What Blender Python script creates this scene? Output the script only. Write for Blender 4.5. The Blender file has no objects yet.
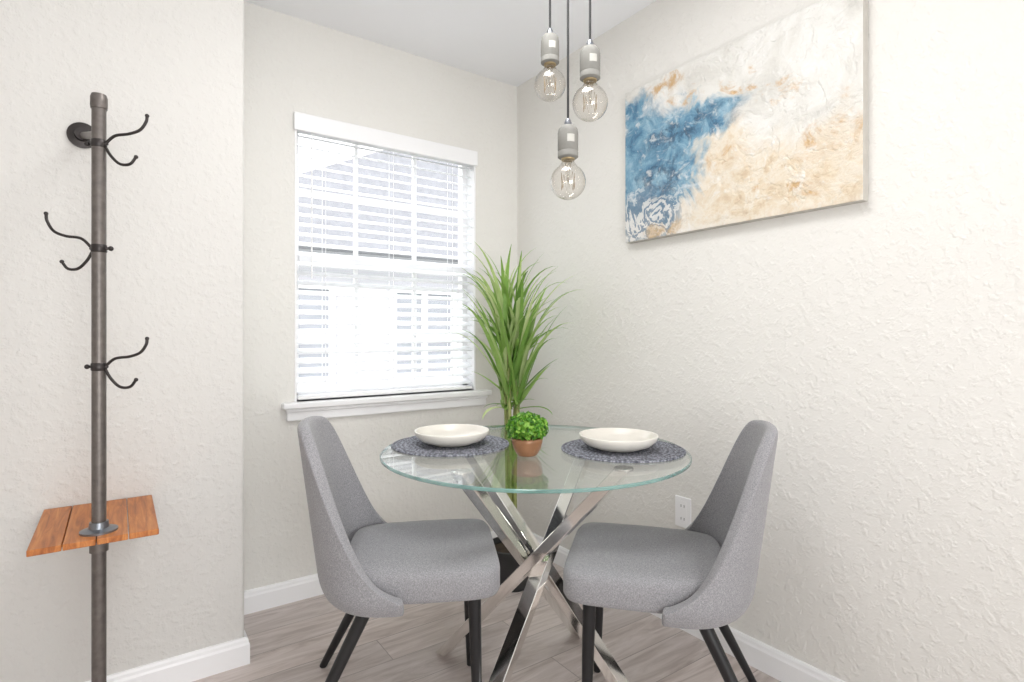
import bpy, bmesh, math, random
from mathutils import Vector, Matrix
random.seed(7)
S = bpy.context.scene
COL = S.collection
try:
    S.view_settings.view_transform = 'Standard'
    S.view_settings.look = 'None'
except Exception: pass

H = 2.44; CAMZ = 1.11
XR = 1.75; YB = 2.44; YL = 2.07; XL = 0.350
F = Vector((0.575, 0.818, 0)); R = Vector((0.818, -0.575, 0))
def P(lat, dep, z=0.0):
    v = F*dep + R*lat
    return Vector((v.x, v.y, z))

def srgb(r, g, b):
    def c(x):
        x /= 255.0
        return x/12.92 if x <= 0.04045 else ((x+0.055)/1.055)**2.4
    return (c(r), c(g), c(b), 1)

# ------------------------------------------------ materials
class NT:
    def __init__(s, name):
        s.m = bpy.data.materials.new(name); s.m.use_nodes = True
        s.t = s.m.node_tree; s.n = s.t.nodes
        s.b = s.n['Principled BSDF']; s.out = s.n['Material Output']
    def node(s, typ, **kw):
        n = s.n.new(typ)
        for k, v in kw.items(): setattr(n, k, v)
        return n
    def link(s, a, b): s.t.links.new(a, b)
    def setin(s, sock, v):
        if isinstance(v, bpy.types.NodeSocket): s.link(v, sock)
        else: sock.default_value = v
    def coord(s, which='Object'):
        return s.node('ShaderNodeTexCoord').outputs[which]
    def mapping(s, vec, loc=(0,0,0), scale=(1,1,1), rot=(0,0,0)):
        n = s.node('ShaderNodeMapping'); s.link(vec, n.inputs[0])
        n.inputs[1].default_value = loc; n.inputs[2].default_value = rot; n.inputs[3].default_value = scale
        return n.outputs[0]
    def noise(s, vec, scale, detail=2, rough=0.5, dist=0.0, out=0):
        n = s.node('ShaderNodeTexNoise'); s.link(vec, n.inputs['Vector'])
        n.inputs['Scale'].default_value = scale; n.inputs['Detail'].default_value = detail
        n.inputs['Roughness'].default_value = rough; n.inputs['Distortion'].default_value = dist
        return n.outputs[out]
    def math(s, op, a, b=0.0, c=0.0):
        n = s.node('ShaderNodeMath', operation=op)
        s.setin(n.inputs[0], a); s.setin(n.inputs[1], b); s.setin(n.inputs[2], c)
        return n.outputs[0]
    def vmath(s, op, a, b=(0,0,0)):
        n = s.node('ShaderNodeVectorMath', operation=op)
        s.setin(n.inputs[0], a); s.setin(n.inputs[1], b)
        return n
    def ramp(s, fac, stops, interp='LINEAR'):
        n = s.node('ShaderNodeValToRGB'); s.link(fac, n.inputs[0]); n.color_ramp.interpolation = interp
        e = n.color_ramp.elements
        while len(e) < len(stops): e.new(0.5)
        for i, (p, c) in enumerate(stops): e[i].position = p; e[i].color = c
        return n.outputs[0]
    def mix(s, fac, a, b, mode='MIX'):
        n = s.node('ShaderNodeMixRGB', blend_type=mode)
        s.setin(n.inputs[0], fac); s.setin(n.inputs[1], a); s.setin(n.inputs[2], b)
        return n.outputs[0]
    def smooth(s, v, lo, hi, o0=0.0, o1=1.0):
        n = s.node('ShaderNodeMapRange', interpolation_type='SMOOTHSTEP')
        s.link(v, n.inputs[0])
        n.inputs[1].default_value = lo; n.inputs[2].default_value = hi
        n.inputs[3].default_value = o0; n.inputs[4].default_value = o1
        return n.outputs[0]
    def bump(s, h, strength=0.3, dist=0.01):
        n = s.node('ShaderNodeBump'); s.link(h, n.inputs['Height'])
        n.inputs['Strength'].default_value = strength; n.inputs['Distance'].default_value = dist
        s.link(n.outputs[0], s.b.inputs['Normal'])
    def base(s, c, rough=0.5, metal=0.0):
        s.setin(s.b.inputs['Base Color'], c); s.b.inputs['Roughness'].default_value = rough
        s.b.inputs['Metallic'].default_value = metal
        return s

def simple(name, c, rough=0.5, metal=0.0, var=0.06, nscale=30):
    t = NT(name); co = t.coord()
    n = t.noise(co, nscale, 3)
    d = tuple(x*(1-var) for x in c[:3])+(1,)
    e = tuple(min(1, x*(1+var)) for x in c[:3])+(1,)
    t.base(t.ramp(n, [(0.3, d), (0.7, e)]), rough, metal)
    return t.m

def wall_mat(name, c):
    t = NT(name); co = t.coord()
    n1 = t.noise(co, 46, 3, 0.55)
    n2 = t.noise(t.mapping(co, scale=(1, 1, 1.3)), 95, 2, 0.5)
    a = t.smooth(n1, 0.44, 0.70)
    h = t.math('ADD', a, t.math('MULTIPLY', n2, 0.7))
    t.bump(h, 0.6, 0.0021)
    v = t.noise(co, 1.5, 2)
    d = tuple(x*0.98 for x in c[:3])+(1,)
    t.base(t.ramp(v, [(0.3, d), (0.7, c)]), 0.7)
    return t.m

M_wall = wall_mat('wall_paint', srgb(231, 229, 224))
M_wall_shaded = wall_mat('wall_paint_shaded', srgb(217, 215, 211))  # same wall paint, darkened to put the left wall's shade into the colour
M_ceil = simple('ceiling_paint', srgb(246, 247, 250), 0.9, var=0.01, nscale=2)
M_trim = simple('trim_paint', srgb(246, 246, 247), 0.35, var=0.01, nscale=3)
M_black = simple('black_leg', srgb(22, 22, 24), 0.4)

def floor_mat():
    t = NT('plank_floor'); co = t.coord()
    br = t.node('ShaderNodeTexBrick'); t.link(co, br.inputs['Vector'])
    br.offset = 0.37; br.squash = 1.0
    br.inputs['Color1'].default_value = (0.0, 0, 0, 1); br.inputs['Color2'].default_value = (1, 1, 1, 1)
    br.inputs['Mortar'].default_value = (0.5, 0.5, 0.5, 1)
    br.inputs['Scale'].default_value = 1.0; br.inputs['Mortar Size'].default_value = 0.0016
    br.inputs['Mortar Smooth'].default_value = 0.2; br.inputs['Bias'].default_value = 0
    br.inputs['Brick Width'].default_value = 1.22; br.inputs['Row Height'].default_value = 0.15
    off = t.vmath('SCALE', br.outputs['Color']); off.inputs['Scale'].default_value = 7.0
    cc = t.vmath('ADD', t.mapping(co, scale=(1.3, 9, 1)), off.outputs[0]).outputs[0]
    g = t.noise(cc, 2.2, 6, 0.62, 1.4)
    fine = t.noise(t.mapping(co, scale=(4, 90, 1)), 2.0, 3, 0.6)
    col = t.ramp(g, [(0.28, srgb(172, 158, 152)), (0.5, srgb(210, 199, 194)), (0.72, srgb(232, 223, 220))])
    col = t.mix(t.math('MULTIPLY', fine, 0.35), col, srgb(178, 165, 159))
    tone = t.ramp(br.outputs['Color'], [(0, (0.86, 0.86, 0.86, 1)), (1, (1.05, 1.04, 1.03, 1))])
    col = t.mix(1.0, col, tone, 'MULTIPLY')
    col = t.mix(t.math('MULTIPLY', br.outputs['Fac'], 0.6), col, srgb(110, 98, 92))
    t.base(col, 0.42)
    t.bump(t.math('SUBTRACT', t.math('MULTIPLY', g, 0.3), br.outputs['Fac']), 0.25, 0.001)
    return t.m
M_floor = floor_mat()

def fabric():
    t = NT('grey_fabric'); co = t.coord()
    w1 = t.noise(t.mapping(co, scale=(1, 1, 3)), 300, 2, 0.6)
    w2 = t.noise(t.mapping(co, scale=(3, 3, 1)), 240, 2, 0.6)
    w = t.math('MULTIPLY', t.math('ADD', w1, w2), 0.5)
    col = t.ramp(w, [(0.34, srgb(116, 115, 118)), (0.5, srgb(147, 146, 149)), (0.68, srgb(182, 181, 184))])
    t.base(col, 0.95); t.bump(w, 0.3, 0.0015)
    t.b.inputs['Sheen Weight'].default_value = 0.2
    return t.m
M_fab = fabric()

def chrome(name, c, rough):
    t = NT(name); n = t.noise(t.coord(), 12, 2)
    t.base(c, rough, 1.0)
    t.link(t.ramp(n, [(0.3, (rough*0.7,)*3+(1,)), (0.7, (rough*1.3,)*3+(1,))]), t.b.inputs['Roughness'])
    return t.m
M_chrome = chrome('polished_chrome', (0.86, 0.84, 0.81, 1), 0.1)
M_pipe = simple('iron_pipe', srgb(112, 106, 102), 0.42, 0.6, 0.15, 60)
M_hook = simple('hook_iron', srgb(66, 62, 61), 0.4, 0.7, 0.1, 60)
M_steel = simple('brushed_steel', srgb(130, 134, 140), 0.3, 0.8, 0.05)

def thin_glass(name, tint, f0=0.04, rough=0.0, edge=None):
    t = NT(name)
    tr = t.node('ShaderNodeBsdfTransparent')
    gl = t.node('ShaderNodeBsdfGlossy'); gl.inputs['Roughness'].default_value = rough
    gl.inputs[0].default_value = (1, 1, 1, 1)
    ge = t.node('ShaderNodeNewGeometry')
    d = t.vmath('DOT_PRODUCT', ge.outputs['Incoming'], ge.outputs['Normal']).outputs['Value']
    c = t.math('ABSOLUTE', d)
    g = t.math('SUBTRACT', 1.0, c)
    f = t.math('POWER', g, 5.0)
    f = t.math('MULTIPLY_ADD', f, 1-f0, f0)
    if edge: t.link(t.mix(t.math('POWER', g, 2.5), tint, edge), tr.inputs[0])
    else: tr.inputs[0].default_value = tint
    mx = t.node('ShaderNodeMixShader')
    t.link(f, mx.inputs[0]); t.link(tr.outputs[0], mx.inputs[1]); t.link(gl.outputs[0], mx.inputs[2])
    t.link(mx.outputs[0], t.out.inputs[0]); t.n.remove(t.b)
    return t.m
M_glass = thin_glass('table_glass', (0.965, 0.985, 0.98, 1), 0.05)
M_pane = thin_glass('window_pane', (0.99, 0.99, 0.99, 1), 0.03)
M_bulb = thin_glass('bulb_glass', (0.975, 0.962, 0.945, 1), 0.06, edge=(0.55, 0.51, 0.46, 1))
t = NT('glass_edge'); n = t.noise(t.coord(), 8, 2)
t.base(t.ramp(n, [(0.3, srgb(70, 116, 112)), (0.7, srgb(128, 172, 166))]), 0.08)
t.b.inputs['Alpha'].default_value = 0.75
M_edge = t.m

# ------------------------------------------------ mesh helpers
def obj_from_bm(name, bm, mats, parent=None, smooth=False, loc=None):
    me = bpy.data.meshes.new(name)
    bmesh.ops.recalc_face_normals(bm, faces=bm.faces[:])
    bm.to_mesh(me); bm.free()
    if not isinstance(mats, (list, tuple)): mats = [mats]
    for m in mats: me.materials.append(m)
    if smooth:
        for p in me.polygons: p.use_smooth = True
    o = bpy.data.objects.new(name, me); COL.objects.link(o)
    if parent: o.parent = parent
    if loc: o.location = loc
    return o
def empty(name, loc=(0,0,0), rotz=0.0):
    e = bpy.data.objects.new(name, None); COL.objects.link(e)
    e.location = loc; e.rotation_euler = (0, 0, rotz); e.empty_display_size = 0.1
    return e
def add_box(bm, a, b, mat=0):
    x0, y0, z0 = a; x1, y1, z1 = b
    vs = [bm.verts.new(p) for p in [(x0,y0,z0),(x1,y0,z0),(x1,y1,z0),(x0,y1,z0),(x0,y0,z1),(x1,y0,z1),(x1,y1,z1),(x0,y1,z1)]]
    for f in [(0,3,2,1),(4,5,6,7),(0,1,5,4),(1,2,6,5),(2,3,7,6),(3,0,4,7)]:
        fc = bm.faces.new([vs[i] for i in f]); fc.material_index = mat
def box(name, a, b, mat, parent=None, bevel=0.0, seg=2):
    bm = bmesh.new(); add_box(bm, a, b)
    o = obj_from_bm(name, bm, mat, parent)
    if bevel:
        m = o.modifiers.new('b', 'BEVEL'); m.width = bevel; m.segments = seg; m.limit_method = 'ANGLE'
    return o
def boxes(name, lst, mat, parent=None, bevel=0.0):
    bm = bmesh.new()
    for a, b in lst: add_box(bm, a, b)
    o = obj_from_bm(name, bm, mat, parent)
    if bevel:
        m = o.modifiers.new('b', 'BEVEL'); m.width = bevel; m.segments = 2; m.limit_method = 'ANGLE'
    return o
def lathe_bm(bm, prof, seg=48, cx=0, cy=0, mat=0, cz=0):
    rings = []
    for r, z in prof:
        if r < 1e-6: rings.append([bm.verts.new((cx, cy, z+cz))])
        else: rings.append([bm.verts.new((cx+r*math.cos(2*math.pi*i/seg), cy+r*math.sin(2*math.pi*i/seg), z+cz)) for i in range(seg)])
    for a, b in zip(rings[:-1], rings[1:]):
        for i in range(seg):
            j = (i+1) % seg
            if len(a) == 1 and len(b) == 1: continue
            if len(a) == 1: f = bm.faces.new((a[0], b[i], b[j]))
            elif len(b) == 1: f = bm.faces.new((a[i], a[j], b[0]))
            else: f = bm.faces.new((a[i], a[j], b[j], b[i]))
            f.material_index = mat
def lathe(name, prof, mat, parent=None, seg=48, loc=None, split=True):
    bm = bmesh.new(); lathe_bm(bm, prof, seg)
    o = obj_from_bm(name, bm, mat, parent, smooth=True, loc=loc)
    if split:
        m = o.modifiers.new('e', 'EDGE_SPLIT'); m.split_angle = math.radians(38)
    return o
def tube_bm(bm, pts, rad, seg=12, mat=0):
    pts = [Vector(p) for p in pts]
    if not isinstance(rad, (list, tuple)): rad = [rad]*len(pts)
    rings = []; up = Vector((0.13, 0.31, 0.94)).normalized()
    for i, p in enumerate(pts):
        d = (pts[min(i+1, len(pts)-1)] - pts[max(i-1, 0)]).normalized()
        if i == 0:
            u = d.cross(up); 
            if u.length < 0.2: u = d.cross(Vector((1, 0, 0)))
            u.normalize()
        else:
            u = (u - d*u.dot(d)).normalized()
        w = d.cross(u)
        rings.append([bm.verts.new(p + (u*math.cos(2*math.pi*k/seg) + w*math.sin(2*math.pi*k/seg))*rad[i]) for k in range(seg)])
    for a, b in zip(rings[:-1], rings[1:]):
        for k in range(seg):
            j = (k+1) % seg
            bm.faces.new((a[k], a[j], b[j], b[k])).material_index = mat
    bm.faces.new(rings[0][::-1]).material_index = mat; bm.faces.new(rings[-1]).material_index = mat
def tube(name, pts, rad, mat, parent=None, seg=12):
    bm = bmesh.new(); tube_bm(bm, pts, rad, seg)
    o = obj_from_bm(name, bm, mat, parent, smooth=True)
    m = o.modifiers.new('e', 'EDGE_SPLIT'); m.split_angle = math.radians(45)
    return o
def catmull(pts, n=8):
    pts = [Vector(p) for p in pts]; out = []
    q = [pts[0]*2-pts[1]] + pts + [pts[-1]*2-pts[-2]]
    for i in range(1, len(q)-2):
        for k in range(n):
            t = k/n
            out.append(0.5*((2*q[i]) + (q[i+1]-q[i-1])*t + (2*q[i-1]-5*q[i]+4*q[i+1]-q[i+2])*t*t + (-q[i-1]+3*q[i]-3*q[i+1]+q[i+2])*t**3))
    out.append(pts[-1]); return out
def sm(a, b, x):
    x = max(0, min(1, (x-a)/(b-a))); return x*x*(3-2*x)

# ------------------------------------------------ room
YF = -3.6; XW = -1.5
box('floor', (XW, YF, -0.1), (XR+0.12, YB+0.12, 0), M_floor)
box('ceiling', (XW, YF, H), (XR+0.12, YB+0.12, H+0.1), M_ceil)
box('wall_left', (XW, YL, 0), (XL, YB+0.12, H), M_wall_shaded, bevel=0.012, seg=4)
box('wall_right', (XR, YF, 0), (XR+0.12, YB+0.12, H), M_wall)
box('side_light_blocker', (XW-0.12, YF, 0), (XW, YB+0.12, H), M_wall)  # unseen wall added to keep sky light off the left wall
WX0, WX1, WZ0, WZ1 = 0.603, 1.486, 0.83, 2.035
boxes('wall_back', [((XL, YB, 0), (WX0, YB+0.12, H)), ((WX1, YB, 0), (XR, YB+0.12, H)),
                    ((WX0, YB, 0), (WX1, YB+0.12, WZ0)), ((WX0, YB, WZ1), (WX1, YB+0.12, H))], M_wall)

def baseboard(name, a, b, nrm, m0=0.0, m1=0.0):
    a = Vector(a); b = Vector(b); nrm = Vector(nrm); t_ = (b-a).normalized()
    prof = [(0, 0), (0.014, 0), (0.014, 0.066), (0.011, 0.073), (0.010, 0.082), (0.006, 0.089), (0, 0.090)]
    bm = bmesh.new(); A = []; B = []
    for d, z in prof:
        A.append(bm.verts.new(a - t_*d*m0 + nrm*d + Vector((0, 0, z)))); B.append(bm.verts.new(b + t_*d*m1 + nrm*d + Vector((0, 0, z))))
    n = len(prof)
    for i in range(n):
        j = (i+1) % n; bm.faces.new((A[i], A[j], B[j], B[i]))
    return obj_from_bm(name, bm, M_trim)
baseboard('baseboard_back', (XL, YB, 0), (XR, YB, 0), (0, -1, 0))
baseboard('baseboard_right', (XR, YF, 0), (XR, YB, 0), (-1, 0, 0))
baseboard('baseboard_left', (XW, YL, 0), (XL, YL, 0), (0, -1, 0), 0, 1)
baseboard('baseboard_return', (XL, YL, 0), (XL, YB, 0), (1, 0, 0), 1, 0)

# ------------------------------------------------ window
win = empty('window_1', (0, 0, 0))
fy0, fy1 = YB+0.07, YB+0.115
boxes('frame', [((WX0, fy0, WZ0), (WX0+0.035, fy1, WZ1)), ((WX1-0.035, fy0, WZ0), (WX1, fy1, WZ1)),
                ((WX0, fy0, WZ1-0.035), (WX1, fy1, WZ1)), ((WX0, fy0, WZ0), (WX1, fy1, WZ0+0.045)),
                ((WX0+0.035, fy0-0.006, 1.415), (WX1-0.035, fy1, 1.455))], M_trim, win, 0.003)
mm = []
for i in (1, 2):
    x = WX0 + (WX1-WX0)*i/3; mm.append(((x-0.009, fy0+0.015, WZ0+0.04), (x+0.009, fy0+0.03, WZ1-0.03)))
for z in (1.13, 1.74):
    mm.append(((WX0+0.03, fy0+0.016, z-0.009), (WX1-0.03, fy0+0.029, z+0.009)))
boxes('muntins', mm, M_trim, win)
box('pane', (WX0+0.03, fy0+0.021, WZ0+0.03), (WX1-0.03, fy0+0.024, WZ1-0.03), M_pane, win)
boxes('jamb', [((WX0, YB-0.004, WZ0), (WX0+0.008, fy0, WZ1)), ((WX1-0.008, YB-0.004, WZ0), (WX1, fy0, WZ1)),
               ((WX0, YB-0.004, WZ1-0.008), (WX1, fy0, WZ1))], M_trim, win)
box('stool', (0.549, YB-0.045, WZ0-0.026), (1.560, YB+0.07, WZ0), M_trim, win, 0.007, 3)
box('apron', (0.568, YB-0.02, WZ0-0.078), (1.541, YB, WZ0-0.026), M_trim, win, 0.006, 3)
box('apron_bead', (0.563, YB-0.028, WZ0-0.042), (1.546, YB, WZ0-0.026), M_trim, win, 0.006, 3)

t = NT('blind_vinyl'); n = t.noise(t.coord(), 4, 2)
t.base(t.ramp(n, [(0.3, srgb(244, 245, 247)), (0.7, srgb(249, 250, 251))]), 0.45)
tl = t.node('ShaderNodeBsdfTranslucent'); tl.inputs[0].default_value = (0.97, 0.98, 1.0, 1)
mx = t.node('ShaderNodeMixShader'); mx.inputs[0].default_value = 0.38
t.link(t.b.outputs[0], mx.inputs[1]); t.link(tl.outputs[0], mx.inputs[2]); t.link(mx.outputs[0], t.out.inputs[0])
M_blind = t.m
bl = empty('window_blinds', (0, 0, 0))
box('valance', (WX0-0.006, YB-0.022, 1.965), (WX1+0.004, YB-0.004, 2.04), M_trim, bl, 0.005, 3)
box('headrail', (WX0+0.012, YB+0.0, 1.975), (WX1-0.012, YB+0.05, 2.02), M_trim, bl)
bm = bmesh.new()
ns = 27; z0s = 0.875; z1s = 1.955; yc = YB+0.028; tilt = math.radians(26)
for i in range(ns):
    z = z0s + (z1s-z0s)*i/(ns-1)
    secs = []
    for x in (WX0+0.012, WX1-0.012):
        ring = []
        for k in range(5):
            s_ = -0.024 + 0.048*k/4
            hh = 0.0025*(1-(s_/0.024)**2)
            ring.append((x, yc + s_*math.cos(tilt), z + s_*math.sin(tilt) + hh + 0.0012))
        for k in range(4, -1, -1):
            s_ = -0.024 + 0.048*k/4
            hh = 0.0025*(1-(s_/0.024)**2)
            ring.append((x, yc + s_*math.cos(tilt), z + s_*math.sin(tilt) + hh - 0.0012))
        secs.append([bm.verts.new(p) for p in ring])
    a, b = secs
    for k in range(10):
        j = (k+1) % 10; bm.faces.new((a[k], a[j], b[j], b[k]))
    bm.faces.new(a[::-1]); bm.faces.new(b)
obj_from_bm('slats', bm, M_blind, bl)
box('bottom_rail', (WX0+0.014, yc-0.025, 0.836), (WX1-0.014, yc+0.025, 0.852), M_trim, bl, 0.004)
bm = bmesh.new()
for x in (WX0+0.13, (WX0+WX1)/2, WX1-0.13):
    for y in (yc-0.026, yc+0.026):
        tube_bm(bm, [(x, y, 0.845), (x, y, 1.98)], 0.0012, 6)
tube_bm(bm, [(WX0+0.07, YB-0.002, 1.35), (WX0+0.07, YB-0.002, 1.97)], 0.003, 8)
obj_from_bm('ladder_cords', bm, M_trim, bl)

# ------------------------------------------------ outside
def siding():
    t = NT('siding'); co = t.coord()
    w = t.node('ShaderNodeTexWave', wave_type='BANDS', bands_direction='Z', wave_profile='SAW'); t.link(co, w.inputs[0])
    w.inputs['Scale'].default_value = 1.6; w.inputs['Distortion'].default_value = 0
    n = t.noise(co, 3, 3)
    c = t.mix(t.math('MULTIPLY', w.outputs[1], 0.3), srgb(182, 182, 186), srgb(148, 149, 155))
    t.base(t.mix(t.math('MULTIPLY', n, 0.2), c, srgb(165, 165, 168)), 0.8)
    return t.m
M_sid = siding()
M_roof = simple('roof_shingle', srgb(140, 141, 147), 0.9, var=0.10, nscale=12)
M_dark = simple('exterior_window_glass', srgb(140, 143, 150), 0.3, var=0.1, nscale=2)
M_grass = simple('lawn', srgb(150, 155, 140), 0.95, var=0.2, nscale=5)
nb = empty('neighboring_building', (0, 0, 0))
box('facade', (0.4, 9.0, -3.0), (9.0, 15.0, 2.6), M_sid, nb)
bm = bmesh.new()
vs = [bm.verts.new(p) for p in [(-0.1, 8.6, 2.45), (9.4, 8.6, 2.45), (9.4, 15.4, 2.45), (-0.1, 15.4, 2.45), (4.6, 8.6, 4.6), (4.6, 15.4, 4.6)]]
for f in [(0, 1, 4), (1, 2, 5, 4), (2, 3, 5), (3, 0, 4, 5), (0, 3, 2, 1)]: bm.faces.new([vs[i] for i in f])
obj_from_bm('roof', bm, M_roof, nb)
wl = []; gl = []
for cx in (2.2, 4.4, 6.6):
    for cz in (1.1, -1.5):
        gl.append(((cx-0.55, 8.96, cz-0.75), (cx+0.55, 9.0, cz+0.75)))
        for dx in (-0.58, 0, 0.58): wl.append(((cx+dx-0.045, 8.9, cz-0.8), (cx+dx+0.045, 8.98, cz+0.8)))
        for dz in (-0.78, 0, 0.78): wl.append(((cx-0.62, 8.91, cz+dz-0.045), (cx+0.62, 8.975, cz+dz+0.045)))
boxes('window_glass', gl, M_dark, nb); boxes('window_trim', wl, M_trim, nb)
box('ground_outside', (-20, 2.7, -3.1), (30, 40, -3.0), M_grass)

# ------------------------------------------------ painting
def painting_mat():
    t = NT('abstract_canvas'); co = t.coord('Object')
    p0 = t.mapping(co, scale=(1/0.905, 1, 1/0.62))
    wn = t.noise(co, 5.5, 6, 0.62, 0.6, out=1)
    wv = t.vmath('SUBTRACT', wn, (0.5, 0.5, 0.5)).outputs[0]
    sc = t.vmath('SCALE', wv); sc.inputs['Scale'].default_value = 0.5
    pw = t.vmath('ADD', p0, sc.outputs[0]).outputs[0]
    pw = t.vmath('MULTIPLY', pw, (1, 0, 1)).outputs[0]
    def blob(cx, cz, rx, rz, lo=0.75, hi=1.1, rot=0):
        m = t.vmath('SUBTRACT', pw, (cx, 0, cz)).outputs[0]
        if rot: m = t.mapping(m, rot=(0, rot, 0))
        m = t.vmath('DIVIDE', m, (rx, 1, rz)).outputs[0]
        l = t.vmath('LENGTH', m).outputs['Value']
        return t.smooth(l, lo, hi, 1.0, 0.0)
    nA = t.noise(co, 12, 7, 0.7, 0.7); nB = t.noise(t.mapping(co, loc=(3, 1, 2)), 5, 6, 0.65, 0.8)
    nC = t.noise(t.mapping(co, loc=(7, 0, 3)), 20, 6, 0.7, 0.5)
    nD = t.noise(t.mapping(co, loc=(1, 0, 9)), 7, 5, 0.6, 0.3)
    col = t.ramp(nB, [(0.3, srgb(200, 198, 192)), (0.45, srgb(219, 217, 211)), (0.6, srgb(230, 229, 225)), (0.75, srgb(210, 205, 196))])
    sand = t.ramp(nA, [(0.30, srgb(196, 168, 134)), (0.42, srgb(218, 200, 172)), (0.54, srgb(227, 217, 200)), (0.66, srgb(215, 195, 164)), (0.78, srgb(234, 230, 222))])
    m1 = blob(0.74, 0.16, 0.50, 0.30, 0.4, 1.25)
    m2 = blob(0.44, 0.42, 0.20, 0.32, 0.4, 1.25)
    ms = t.math('MULTIPLY', t.math('MAXIMUM', m1, m2), 0.9)
    col = t.mix(ms, col, sand)
    rust = srgb(200, 164, 116)
    brk = t.smooth(nA, 0.44, 0.6)
    for (cx, cz, rx, rz) in [(0.20, 0.90, 0.11, 0.07), (0.38, 0.82, 0.07, 0.06), (0.57, 0.76, 0.05, 0.07), (0.93, 0.36, 0.12, 0.12), (0.74, 0.66, 0.08, 0.05), (0.50, 0.34, 0.08, 0.07), (0.78, 0.14, 0.1, 0.04)]:
        col = t.mix(t.math('MULTIPLY', t.math('MULTIPLY', blob(cx, cz, rx, rz, 0.3, 1.3), brk), 0.95), col, rust)
    blue = t.ramp(nA, [(0.27, srgb(44, 84, 114)), (0.40, srgb(80, 126, 156)), (0.52, srgb(116, 158, 182)), (0.63, srgb(154, 184, 200)), (0.75, srgb(216, 223, 226))])
    b1 = blob(0.12, 0.50, 0.24, 0.36, 0.75, 1.15)
    b2 = blob(0.33, 0.62, 0.27, 0.15, 0.65, 1.2, 0.1)
    b3 = blob(0.25, 0.30, 0.15, 0.26, 0.65, 1.2)
    b4 = blob(0.06, 0.84, 0.12, 0.12, 0.5, 1.25)
    mb = t.math('MAXIMUM', t.math('MAXIMUM', b1, b2), t.math('MAXIMUM', b3, b4))
    col = t.mix(mb, col, blue)
    dn = blob(0.32, 0.62, 0.24, 0.09, 0.2, 1.2, 0.25)
    dn2 = blob(0.18, 0.38, 0.13, 0.14, 0.2, 1.2, 0.25)
    dn = t.math('MAXIMUM', dn, dn2)
    col = t.mix(t.math('MULTIPLY', t.math('MULTIPLY', dn, t.smooth(nC, 0.40, 0.56)), 0.85), col, srgb(36, 70, 98))
    veil = t.smooth(t.noise(t.mapping(co, loc=(4, 0, 4), rot=(0, 0.6, 0), scale=(1, 1, 2.6)), 9, 6, 0.65, 0.6), 0.54, 0.68)
    col = t.mix(t.math('MULTIPLY', t.math('MULTIPLY', veil, mb), 0.7), col, srgb(216, 222, 225))
    wave = t.node('ShaderNodeTexWave', wave_type='RINGS', rings_direction='SPHERICAL')
    t.link(t.mapping(pw, loc=(-0.2, 0, -0.15)), wave.inputs[0]); wave.inputs['Scale'].default_value = 5.5
    wave.inputs['Distortion'].default_value = 7; wave.inputs['Detail'].default_value = 3; wave.inputs['Detail Scale'].default_value = 2.5
    sw = t.smooth(wave.outputs[1], 0.35, 0.7)
    ml = blob(0.15, 0.13, 0.24, 0.20, 0.6, 1.25)
    low = t.mix(sw, srgb(104, 126, 146), srgb(220, 218, 214))
    col = t.mix(t.math('MULTIPLY', ml, 0.85), col, low)
    gold = blob(0.22, 0.02, 0.2, 0.06, 0.4, 1.2)
    col = t.mix(t.math('MULTIPLY', t.math('MULTIPLY', gold, t.smooth(nA, 0.45, 0.6)), 0.8), col, srgb(198, 168, 124))
    col = t.mix(t.math('MULTIPLY', t.smooth(nC, 0.54, 0.68), 0.6), col, srgb(232, 231, 228))
    t.base(col, 0.5)
    ridg = t.math('ABSOLUTE', t.math('SUBTRACT', nD, 0.5))
    t.bump(t.math('ADD', t.math('MULTIPLY', nC, 1.0), t.math('MULTIPLY', t.smooth(ridg, 0.0, 0.04), 0.22)), 0.8, 0.008)
    return t.m
pa = empty('abstract_painting', (XR-0.0355, 1.626, 1.490), -math.pi/2)
M_paint = painting_mat()
M_canvas_edge = simple('canvas_edge', srgb(190, 186, 178), 0.7)
bm = bmesh.new(); add_box(bm, (0, 0, 0), (0.905, 0.0345, 0.62))
bmesh.ops.recalc_face_normals(bm, faces=bm.faces[:])
for f in bm.faces: f.material_index = 0 if f.normal.y < -0.5 else 1
o = obj_from_bm('canvas', bm, [M_paint, M_canvas_edge], pa)
m = o.modifiers.new('b', 'BEVEL'); m.width = 0.003; m.segments = 2

# ------------------------------------------------ outlet
ol = empty('wall_outlet', (XR, 1.36, 0.44))
box('plate', (-0.006, -0.036, -0.058), (0, 0.036, 0.058), M_trim, ol, 0.003)
M_slot = simple('outlet_slot', srgb(90, 90, 90), 0.5)
bm = bmesh.new()
for z in (-0.024, 0.024):
    for y in (-0.007, 0.007): add_box(bm, (-0.0068, y-0.0012, z-0.005), (-0.006, y+0.0012, z+0.005))
obj_from_bm('slots', bm, M_slot, ol)
box('receptacles', (-0.0065, -0.017, -0.042), (-0.006, 0.017, 0.042), M_trim, ol)

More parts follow.
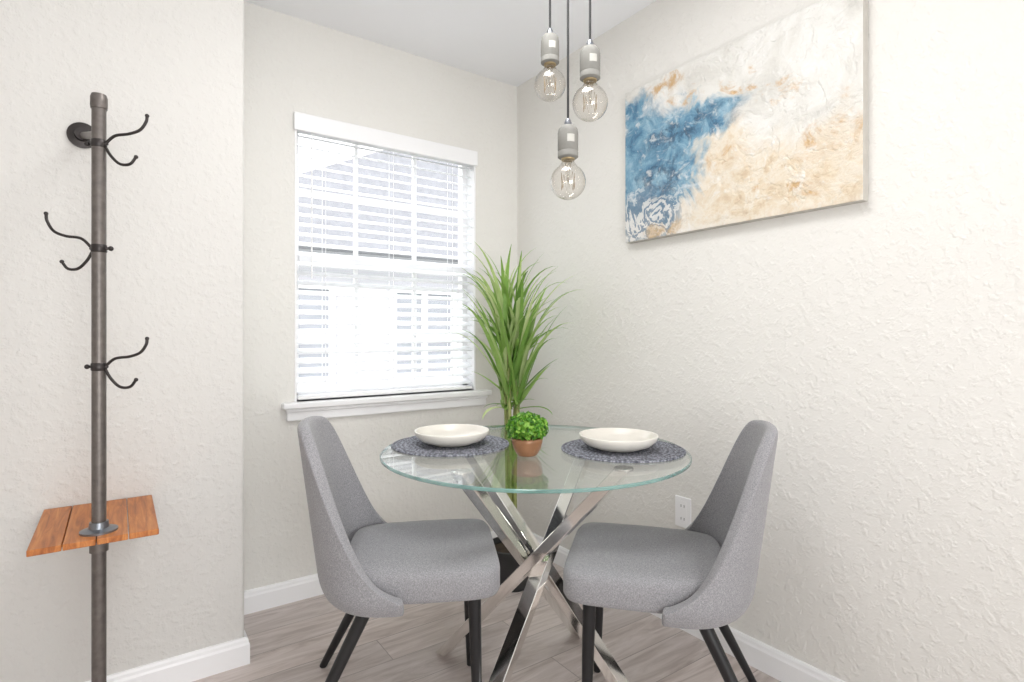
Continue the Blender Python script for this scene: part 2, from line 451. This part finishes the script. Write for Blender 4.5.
# ------------------------------------------------ dining table
TC = P(0.07, 1.77)
tb = empty('dining_table', TC)
bm = bmesh.new()
r = 0.475
prof = [(0, 0.742), (r-0.003, 0.742), (r, 0.744), (r, 0.750), (r-0.003, 0.752), (0, 0.752)]
lathe_bm(bm, prof, 128)
for f in bm.faces:
    rr = [math.hypot(v.co.x, v.co.y) for v in f.verts]
    f.material_index = 1 if min(rr) > 0.4 else 0
obj_from_bm('glass_top', bm, [M_glass, M_edge], tb)
yaw = math.atan2(R.y, R.x)
def bar(name, th_top, th_foot, rt, rf, parent, w=0.045, tk=0.045):
    a = Vector((rf*math.cos(th_foot), rf*math.sin(th_foot), 0.008)); b = Vector((rt*math.cos(th_top), rt*math.sin(th_top), 0.736))
    d = Vector((b.x-a.x, b.y-a.y, 0)).normalized(); n = Vector((-d.y, d.x, 0))
    bm = bmesh.new(); rings = []
    for p in (a, b):
        rings.append([bm.verts.new(p + d*sx*tk/2 + n*sy*w/2) for sx, sy in ((-1,-1),(1,-1),(1,1),(-1,1))])
    for k in range(4):
        j = (k+1) % 4; bm.faces.new((rings[0][k], rings[0][j], rings[1][j], rings[1][k]))
    bm.faces.new(rings[0][::-1]); bm.faces.new(rings[1])
    lathe_bm(bm, [(0, 0), (0.016, 0), (0.016, 0.008), (0, 0.008)], 20, a.x, a.y)
    lathe_bm(bm, [(0, 0.735), (0.028, 0.735), (0.028, 0.7415), (0, 0.7415)], 28, b.x, b.y)
    o = obj_from_bm(name, bm, M_chrome, parent)
    m = o.modifiers.new('b', 'BEVEL'); m.width = 0.002; m.segments = 2; m.limit_method = 'ANGLE'
for i, th in enumerate((-41, 49, 139, -131)):
    bar('leg_%d' % (i+1), math.radians(th)+yaw, math.radians(th+191)+yaw, 0.32, 0.355, tb)

# ------------------------------------------------ chairs
def chair(loc, facing):
    e = empty('dining_chair', loc, math.atan2(facing.y, facing.x))
    layers = [(0.392, 0.94), (0.396, 0.975), (0.408, 1.0), (0.456, 1.0), (0.470, 0.985), (0.478, 0.955)]
    N = 72; rings = []; bm = bmesh.new()
    for z, s_ in layers:
        ring = []
        for k in range(N):
            a = 2*math.pi*k/N; c = math.cos(a); s1 = math.sin(a)
            ex = 2/7.5
            X = 0.222*math.copysign(abs(c)**ex, c)*s_; Y = 0.220*math.copysign(abs(s1)**ex, s1)*s_
            if X < 0: Y *= 1-0.14*(X/-0.222)**2
            ring.append(bm.verts.new((X+0.003, Y, z)))
        rings.append(ring)
    for q, (f_, dz) in enumerate([(0.8, 0.006), (0.55, 0.010), (0.25, 0.012)]):
        rings.append([bm.verts.new((v.co.x*f_/0.95 + 0.005*(1-f_/0.95), v.co.y*f_/0.95, 0.478+dz)) for v in rings[5]])
    for a, b in zip(rings[:-1], rings[1:]):
        for k in range(N):
            j = (k+1) % N; bm.faces.new((a[k], a[j], b[j], b[k]))
    bm.faces.new(rings[0][::-1])
    c = bm.verts.new((0.005, 0, 0.491))
    for k in range(N): bm.faces.new((rings[-1][k], rings[-1][(k+1) % N], c))
    obj_from_bm('seat', bm, M_fab, e, smooth=True)
    # wrap-around back shell
    NS, NTt = 44, 18
    bm = bmesh.new(); grid = []
    A, B = 0.200, 0.243
    for i in range(NS+1):
        s_ = -1 + 2*i/NS; phi = s_*100; ap = abs(phi)
        if ap <= 90:
            pr = math.radians(ap); ex = 0.72
            bx = -0.070 - A*math.cos(pr)**ex; by = B*math.sin(pr)**0.9
        else:
            bx = -0.070 + (ap-90)/10*0.030; by = B - 0.002*(ap-90)/10
        by = math.copysign(by, phi)
        zt = 0.43 + 0.435*(1-sm(0.30, 1.0, abs(s_)))**1.15
        zt -= 0.014*min(1, abs(s_)/0.36)**2
        row = []
        for j in range(NTt+1):
            tt = j/NTt; z = 0.385 + (zt-0.385)*tt
            q = max(0, (z-0.40)/0.465)
            x = bx - 0.066*q
            y = by*(1 - 0.13*q)
            u = max(0, (0.43-z)/0.045); tuck = 0.022*u*u
            L = math.hypot(bx+0.03, by); x -= tuck*(bx+0.03)/L; y -= tuck*by/L
            row.append(bm.verts.new((x, y, z)))
        grid.append(row)
    for i in range(NS):
        for j in range(NTt):
            bm.faces.new((grid[i][j], grid[i+1][j], grid[i+1][j+1], grid[i][j+1]))
    o = obj_from_bm('backrest', bm, M_fab, e, smooth=True)
    m = o.modifiers.new('s', 'SOLIDIFY'); m.thickness = 0.034; m.offset = 0
    m = o.modifiers.new('ss', 'SUBSURF'); m.levels = 2; m.render_levels = 2
    specs = [((0.150, 0.155), (0.160, 0.168)), ((0.150, -0.155), (0.160, -0.168)), ((-0.13, 0.165), (-0.33, 0.225)), ((-0.13, -0.165), (-0.33, -0.225))]
    for i, (tp, ft) in enumerate(specs):
        tube('leg_%d' % (i+1), [(ft[0], ft[1], 0.0), (ft[0]*0.5+tp[0]*0.5, ft[1]*0.5+tp[1]*0.5, 0.195), (tp[0], tp[1], 0.395)], [0.0115, 0.0155, 0.019], M_black, e, 20)
    box('base_frame', (-0.17, -0.16, 0.380), (0.19, 0.16, 0.395), M_black, e, 0.004)
    return e
def dirv(ang):
    return R*math.cos(ang) + F*math.sin(ang)
c1 = chair(P(-0.276, 1.70), dirv(math.radians(8)))
c2 = chair(P(0.396, 1.65), dirv(math.radians(180-14)))

# ------------------------------------------------ placemats, bowls
def mat_weave():
    t = NT('woven_placemat'); co = t.coord()
    rr = t.vmath('LENGTH', t.vmath('MULTIPLY', co, (1, 1, 0)).outputs[0]).outputs['Value']
    a = t.math('SINE', t.math('MULTIPLY', rr, 420.0))
    v = t.node('ShaderNodeTexVoronoi'); t.link(t.mapping(co, scale=(1, 1, 0.01)), v.inputs['Vector']); v.inputs['Scale'].default_value = 150
    w = t.math('ADD', t.math('MULTIPLY', v.outputs['Distance'], 0.9), t.math('MULTIPLY', a, 0.10))
    t.base(t.ramp(w, [(0.12, srgb(164, 166, 174)), (0.42, srgb(114, 116, 126)), (0.75, srgb(64, 66, 74))]), 0.85)
    t.bump(w, -0.5, 0.002)
    return t.m
M_mat = mat_weave()
M_cer = simple('cream_ceramic', srgb(228, 224, 215), 0.3, var=0.02)
for (la, de, lb, db) in ((-0.20, 1.83, -0.195, 1.82), (0.345, 1.75, 0.33, 1.74)):
    p = P(la, de, 0.7525)
    bm = bmesh.new(); prof = [(0, 0)]
    R0 = 0.19
    prof += [(R0, 0), (R0+0.001, 0.002), (R0, 0.004)]
    for k in range(37, -1, -1):
        prof.append((R0*k/38.0, 0.004 + (0.0012 if k % 2 else 0)))
    lathe_bm(bm, prof, 96)
    obj_from_bm('placemat', bm, M_mat, None, True, p)
    q = P(lb, db, 0.7580)
    bp = [(0, 0), (0.062, 0), (0.068, 0.002), (0.098, 0.013), (0.116, 0.028), (0.121, 0.041), (0.1205, 0.044), (0.117, 0.0445), (0.114, 0.042), (0.108, 0.030), (0.092, 0.016), (0.064, 0.008), (0, 0.007)]
    lathe('serving_bowl', bp, M_cer, None, 72, q, split=False)

# ------------------------------------------------ small potted boxwood
M_copper = simple('copper_wood_pot', srgb(150, 108, 76), 0.35, 0.15, 0.14, 25)
pp = empty('potted_boxwood', P(0.045, 1.665, 0.7525))
lathe('pot', [(0, 0), (0.026, 0), (0.030, 0.003), (0.041, 0.022), (0.046, 0.042), (0.047, 0.052), (0.044, 0.053), (0.041, 0.046), (0, 0.044)], M_copper, pp, 48, split=False)
def leafmat(name, a, b, c):
    t = NT(name); oi = t.node('ShaderNodeNewGeometry')
    n = t.noise(t.coord(), 25, 2)
    f = t.math('ADD', t.math('MULTIPLY', oi.outputs['Random Per Island'], 0.7), t.math('MULTIPLY', n, 0.3))
    t.base(t.ramp(f, [(0.15, a), (0.5, b), (0.85, c)]), 0.45)
    tl = t.node('ShaderNodeBsdfTranslucent'); tl.inputs[0].default_value = b
    mx = t.node('ShaderNodeMixShader'); mx.inputs[0].default_value = 0.3
    t.link(t.b.outputs[0], mx.inputs[1]); t.link(tl.outputs[0], mx.inputs[2]); t.link(mx.outputs[0], t.out.inputs[0])
    return t.m
M_box = leafmat('boxwood_leaf', srgb(48, 100, 22), srgb(92, 156, 38), srgb(164, 208, 88))
bm = bmesh.new(); rnd = random.Random(3)
bmesh.ops.create_icosphere(bm, subdivisions=2, radius=0.04, matrix=Matrix.Translation((0, 0, 0.080)) @ Matrix.Diagonal((1.2, 1.2, 0.85, 1)))
for i in range(750):
    z = rnd.uniform(-0.6, 1); a = rnd.uniform(0, 2*math.pi); rr = math.sqrt(max(0, 1-z*z))
    d = Vector((rr*math.cos(a), rr*math.sin(a), z))
    c = Vector((d.x*0.057, d.y*0.057, 0.082+d.z*0.040))
    c += Vector((rnd.gauss(0, 0.003), rnd.gauss(0, 0.003), rnd.gauss(0, 0.003)))
    n = (d + Vector((rnd.gauss(0, .5), rnd.gauss(0, .5), rnd.gauss(0, .5)))).normalized()
    u = n.cross(Vector((rnd.gauss(0, 1), rnd.gauss(0, 1), rnd.gauss(0, 1)))).normalized(); w = n.cross(u)
    L = rnd.uniform(0.006, 0.0095); W = L*0.55
    vs = [bm.verts.new(c + u*L*math.cos(q)+w*W*math.sin(q) + n*0.0015*math.cos(2*q)) for q in [k*math.pi/3 for k in range(6)]]
    bm.faces.new(vs)
me = bpy.data.meshes.new('foliage'); bm.to_mesh(me); bm.free(); me.materials.append(M_box)
o = bpy.data.objects.new('foliage', me); COL.objects.link(o); o.parent = pp

# ------------------------------------------------ tall grass plant
M_leaf = leafmat('dracaena_leaf', srgb(84, 130, 50), srgb(146, 182, 92), srgb(222, 232, 176))
M_stem = simple('plant_stem', srgb(150, 158, 96), 0.6, var=0.2)
M_potb = simple('dark_planter', srgb(48, 48, 50), 0.5)
M_soil = simple('soil', srgb(60, 48, 38), 0.95, var=0.3)
PL = P(0.0, 2.50)
tp = empty('potted_dracaena', PL)
lathe('planter', [(0, 0), (0.085, 0), (0.09, 0.005), (0.11, 0.17), (0.114, 0.175), (0.108, 0.178), (0.10, 0.165), (0.098, 0.15), (0, 0.15)], M_potb, tp)
lathe('soil', [(0, 0.150), (0.098, 0.150), (0.09, 0.156), (0, 0.158)], M_soil, tp)
stems = []
bm = bmesh.new(); rnd = random.Random(12)
for k in range(4):
    a = k*2*math.pi/4+0.4
    b0 = Vector((0.02*math.cos(a), 0.02*math.sin(a), 0.15)); t0 = Vector((0.035*math.cos(a), 0.035*math.sin(a), 0.86+0.10*(k % 3)))
    mid = (b0+t0)/2 + Vector((rnd.gauss(0, 0.008), rnd.gauss(0, 0.008), 0))
    pts = catmull([b0, mid, t0], 6); tube_bm(bm, pts, 0.009, 8); stems.append((b0, t0))
obj_from_bm('stems', bm, M_stem, tp, True)
bm = bmesh.new()
def blade(base, azim, L, W, el0, curl, tw):
    p = Vector(base); el = el0; n = 14
    rows = []
    for i in range(n+1):
        f = i/n
        d = Vector((math.cos(azim)*math.cos(el), math.sin(azim)*math.cos(el), math.sin(el)))
        side = Vector((-math.sin(azim+tw), math.cos(azim+tw), 0))
        nr = d.cross(side).normalized()
        wv = W*min(1, 0.45+f*3)*(1-f**2.2)**0.9 + 0.0006
        wp = p + PL
        q = Vector((min(wp.x, XR-0.02), min(wp.y, YB-0.06), wp.z)) - PL
        rows.append([bm.verts.new(q - side*wv + nr*wv*0.35), bm.verts.new(q), bm.verts.new(q + side*wv + nr*wv*0.35)])
        p = p + d*(L/n)
        el -= curl*(0.2+2.6*f*f*f)/n*1.5
    for a, b in zip(rows[:-1], rows[1:]):
        bm.faces.new((a[0], a[1], b[1], b[0])); bm.faces.new((a[1], a[2], b[2], b[1]))
for i in range(130):
    b0, t0 = stems[i % 4]; h = rnd.random()
    base = Vector((t0.x + rnd.gauss(0, 0.008), t0.y + rnd.gauss(0, 0.008), 0.78 + 0.34*h**1.2))
    az = rnd.uniform(0, 2*math.pi)
    el = math.radians(rnd.uniform(58, 86)); L = rnd.uniform(0.36, 0.54)*(1.12-0.25*h)
    if i % 8 == 0: el = math.radians(rnd.uniform(35, 55)); L = rnd.uniform(0.20, 0.28)
    if i % 15 == 3: el = math.radians(rnd.uniform(10, 30)); L = rnd.uniform(0.14, 0.2); base.z = 0.78
    blade(base, az, L, rnd.uniform(0.009, 0.0155), el, rnd.uniform(0.3, 1.5), rnd.uniform(-0.5, 0.5))
me = bpy.data.meshes.new('leaves'); bm.to_mesh(me); bm.free(); me.materials.append(M_leaf)
for p in me.polygons: p.use_smooth = True
o = bpy.data.objects.new('leaves', me); COL.objects.link(o); o.parent = tp

# ------------------------------------------------ pendant light cluster
M_conc = simple('concrete_socket', srgb(136, 135, 130), 0.8, var=0.08, nscale=50)
M_cord = simple('black_cord', srgb(40, 40, 42), 0.6)
M_label = simple('socket_label', srgb(190, 189, 182), 0.6)
M_brass = simple('bulb_base_brass', srgb(180, 160, 125), 0.3, 0.8)
t = NT('filament'); t.base(t.ramp(t.noise(t.coord(), 5), [(0.3, srgb(130, 110, 80)), (0.7, srgb(160, 138, 100))]), 0.4)
M_fil = t.m
M_stemg = thin_glass('bulb_stem_glass', (0.8, 0.78, 0.74, 1), 0.12)
cen = P(0.155, 1.56, 0)
pd = empty('pendant_light_cluster', (cen.x, cen.y, 0))
lathe('canopy', [(0, H), (0.075, H), (0.075, H-0.02), (0.07, H-0.026), (0, H-0.026)], M_conc, pd)
for i, (la, de, zb) in enumerate([(0.114, 1.68, 1.860), (0.209, 1.50, 1.731), (0.150, 1.50, 1.520)]):
    w = P(la, de, 0) - cen
    rb = 0.0475
    bp = [(0.0, -rb)]
    for k in range(1, 22):
        a = -math.pi/2 + k*(math.pi*0.80)/21
        bp.append((rb*math.cos(a), rb*math.sin(a)))
    bp += [(0.020, 0.0475), (0.0165, 0.053), (0.016, 0.062)]
    lathe('bulb_%d' % (i+1), bp, M_bulb, pd, 48, (w.x, w.y, zb), split=False)
    lathe('bulb_cap_%d' % (i+1), [(0, 0.058), (0.018, 0.058), (0.0185, 0.066), (0, 0.066)], M_brass, pd, 32, (w.x, w.y, zb))
    lathe('socket_%d' % (i+1), [(0, 0.062), (0.022, 0.062), (0.0275, 0.066), (0.0275, 0.078), (0.026, 0.081), (0.0275, 0.084), (0.0275, 0.130), (0.0255, 0.140), (0.019, 0.148), (0.0125, 0.151), (0, 0.151)], M_conc, pd, 48, (w.x, w.y, zb))
    lathe('cord_grip_%d' % (i+1), [(0, 0.150), (0.010, 0.150), (0.010, 0.158), (0.006, 0.168), (0, 0.168)], M_steel, pd, 24, (w.x, w.y, zb))
    tube('cord_%d' % (i+1), [(w.x, w.y, zb+0.165), (w.x, w.y, H-0.12), (w.x*0.35, w.y*0.35, H-0.024)], 0.0032, M_cord, pd, 10)
    bm = bmesh.new(); va = math.atan2(-1, -0.45) 
    prev = None
    for k in range(9):
        a = va + (k-4)*0.09
        pr = [bm.verts.new((w.x+0.0279*math.cos(a), w.y+0.0279*math.sin(a), zb+z)) for z in (0.100, 0.120)]
        if prev: bm.faces.new((prev[0], pr[0], pr[1], prev[1]))
        prev = pr
    obj_from_bm('label_%d' % (i+1), bm, M_label, pd)
    lathe('bulb_stem_%d' % (i+1), [(0, 0.0), (0.004, 0.0), (0.004, 0.02), (0.007, 0.04), (0.012, 0.056), (0, 0.056)], M_stemg, pd, 20, (w.x, w.y, zb), split=False)
    bm = bmesh.new()
    pts = []
    for k in range(13):
        a = k*2*math.pi/12
        pts.append((w.x+0.018*math.cos(a), w.y+0.018*math.sin(a), zb+(0.024 if k % 2 else -0.020)))
    tube_bm(bm, pts, 0.0007, 5)
    obj_from_bm('filament_%d' % (i+1), bm, M_fil, pd)

# ------------------------------------------------ coat rack
px, py = -0.040, 1.755
cr = empty('coat_rack', (px, py, 0))
lathe('pipe', [(0, 0.012), (0.0155, 0.012), (0.0155, 1.70), (0, 1.70)], M_pipe, cr, 32)
lathe('top_cap', [(0, 1.68), (0.0175, 1.68), (0.0185, 1.687), (0.0185, 1.708), (0.016, 1.716), (0, 1.718)], M_pipe, cr, 32)
lathe('floor_base', [(0, 0), (0.12, 0), (0.12, 0.008), (0.115, 0.012), (0.03, 0.013), (0.026, 0.035), (0, 0.035)], M_pipe, cr, 64)
wl_ = Vector((-0.086-px, YL-py, 1.695))
tube('wall_arm', [(0, 0, 1.615), (wl_.x*0.9, wl_.y*0.93, 1.69), (wl_.x, wl_.y-0.003, 1.695)], 0.010, M_pipe, cr, 16)
bm = bmesh.new(); lathe_bm(bm, [(0, 0), (0.037, 0), (0.037, 0.006), (0.020, 0.010), (0.018, 0.022), (0, 0.022)], 40)
o = obj_from_bm('wall_flange', bm, M_hook, cr, True, (wl_.x, wl_.y-0.0005, 1.695)); o.rotation_euler = (math.pi/2, 0, 0)
m = o.modifiers.new('e', 'EDGE_SPLIT'); m.split_angle = math.radians(35)
def hook(zc, side, name):
    s_ = side; k = 0.00253
    up = [(6, 0), (16, 8), (30, 10), (41, 14), (47, 22), (48, 28)]
    dn = [(6, -2), (12, -12), (21, -20), (31, -20), (37, -13)]
    if s_ < 0:
        up = [(a*1.10, b*1.25) for a, b in up]
    d = R*s_
    bm = bmesh.new()
    for path in (up, dn):
        pts = catmull([Vector((d.x*a*k, d.y*a*k, zc+b*k)) for a, b in path], 7)
        tube_bm(bm, pts, 0.0036, 10)
        e_ = pts[-1]
        bmesh.ops.create_uvsphere(bm, u_segments=14, v_segments=10, radius=0.005, matrix=Matrix.Translation(e_))
    tube_bm(bm, [(-d.x*0.030, -d.y*0.030, zc), (d.x*0.022, d.y*0.022, zc)], 0.0036, 12)
    bmesh.ops.create_uvsphere(bm, u_segments=14, v_segments=10, radius=0.0062, matrix=Matrix.Translation((-d.x*0.030, -d.y*0.030, zc)))
    lathe_bm(bm, [(0.0156, zc-0.010), (0.0172, zc-0.008), (0.0172, zc+0.008), (0.0156, zc+0.010)], 28)
    obj_from_bm(name, bm, M_hook, cr, True)
hook(1.592, 1, 'hook_1'); hook(1.328, -1, 'hook_2'); hook(1.030, 1, 'hook_3')
def wood_mat():
    t = NT('shelf_wood'); co = t.coord()
    g = t.noise(t.mapping(co, scale=(30, 2.2, 8)), 2.5, 5, 0.6, 0.8)
    n = t.noise(t.mapping(co, scale=(12, 0.01, 0.01)), 1.0, 0)
    c = t.ramp(g, [(0.28, srgb(138, 74, 28)), (0.5, srgb(186, 112, 52)), (0.72, srgb(214, 146, 80))])
    c = t.mix(t.math('MULTIPLY', n, 0.3), c, srgb(160, 90, 40))
    t.base(c, 0.4); return t.m
M_wood = wood_mat()
sl = []
x0, x1 = -0.174-px, 0.086-px
for i in range(4):
    a = x0 + (x1-x0)*i/4; b = x0 + (x1-x0)*(i+1)/4
    sl.append(((a+0.001, 1.690-py, 0.600), (b-0.001, 2.064-py, 0.615)))
boxes('shelf', sl, M_wood, cr, 0.002)
lathe('shelf_flange_top', [(0, 0.615), (0.040, 0.615), (0.040, 0.620), (0.022, 0.625), (0.020, 0.640), (0, 0.640)], M_steel, cr, 40)
lathe('shelf_flange_bottom', [(0, 0.600), (0.030, 0.600), (0.030, 0.594), (0.020, 0.590), (0.020, 0.565), (0, 0.565)], M_pipe, cr, 40)

# ------------------------------------------------ lights and world
w = bpy.data.worlds.new('World'); S.world = w; w.use_nodes = True
nt = w.node_tree; bg = nt.nodes['Background']
bg.inputs[0].default_value = (0.96, 0.98, 1.0, 1); bg.inputs[1].default_value = 2.5
sun = bpy.data.lights.new('sun', 'SUN'); sun.energy = 3.4; sun.angle = 0.02; sun.color = (1, 0.97, 0.93)
so = bpy.data.objects.new('sun', sun); COL.objects.link(so)
so.rotation_euler = Vector((0.35, 0.62, -0.75)).to_track_quat('-Z', 'Y').to_euler()
def area(name, loc, tgt, sx, sy, en, col=(1, 1, 1)):
    l = bpy.data.lights.new(name, 'AREA'); l.shape = 'RECTANGLE'; l.size = sx; l.size_y = sy; l.energy = en; l.color = col
    o = bpy.data.objects.new(name, l); COL.objects.link(o); o.location = loc
    o.rotation_euler = (Vector(tgt)-Vector(loc)).to_track_quat('-Z', 'Y').to_euler()
    return o
area('overhead_fill', (0.72, 1.05, 2.425), (0.72, 1.05, 0), 0.6, 0.6, 14, (1, 0.995, 0.985))  # unseen overhead lamp added to brighten the far corner
area('bounce_fill', (0.2, -0.7, 1.0), (0.75, 1.0, 2.44), 0.8, 0.8, 21, (1, 0.995, 0.99))  # unseen lamp added behind the camera, brightens the room by ceiling bounce
area('window_sky_fill', (1.15, 3.9, 3.9), (1.05, 2.5, 1.4), 2.0, 2.0, 220, (0.97, 0.985, 1.0))  # unseen lamp added outside the window to strengthen the sky's light

# ------------------------------------------------ camera
cam = bpy.data.cameras.new('camera'); co = bpy.data.objects.new('camera', cam); COL.objects.link(co)
cam.sensor_width = 36; cam.lens = 560/1024*36; cam.clip_start = 0.05
cam.shift_y = -6/1024.0
co.location = (0, 0, CAMZ)
co.rotation_euler = F.to_track_quat('-Z', 'Y').to_euler()
S.camera = co
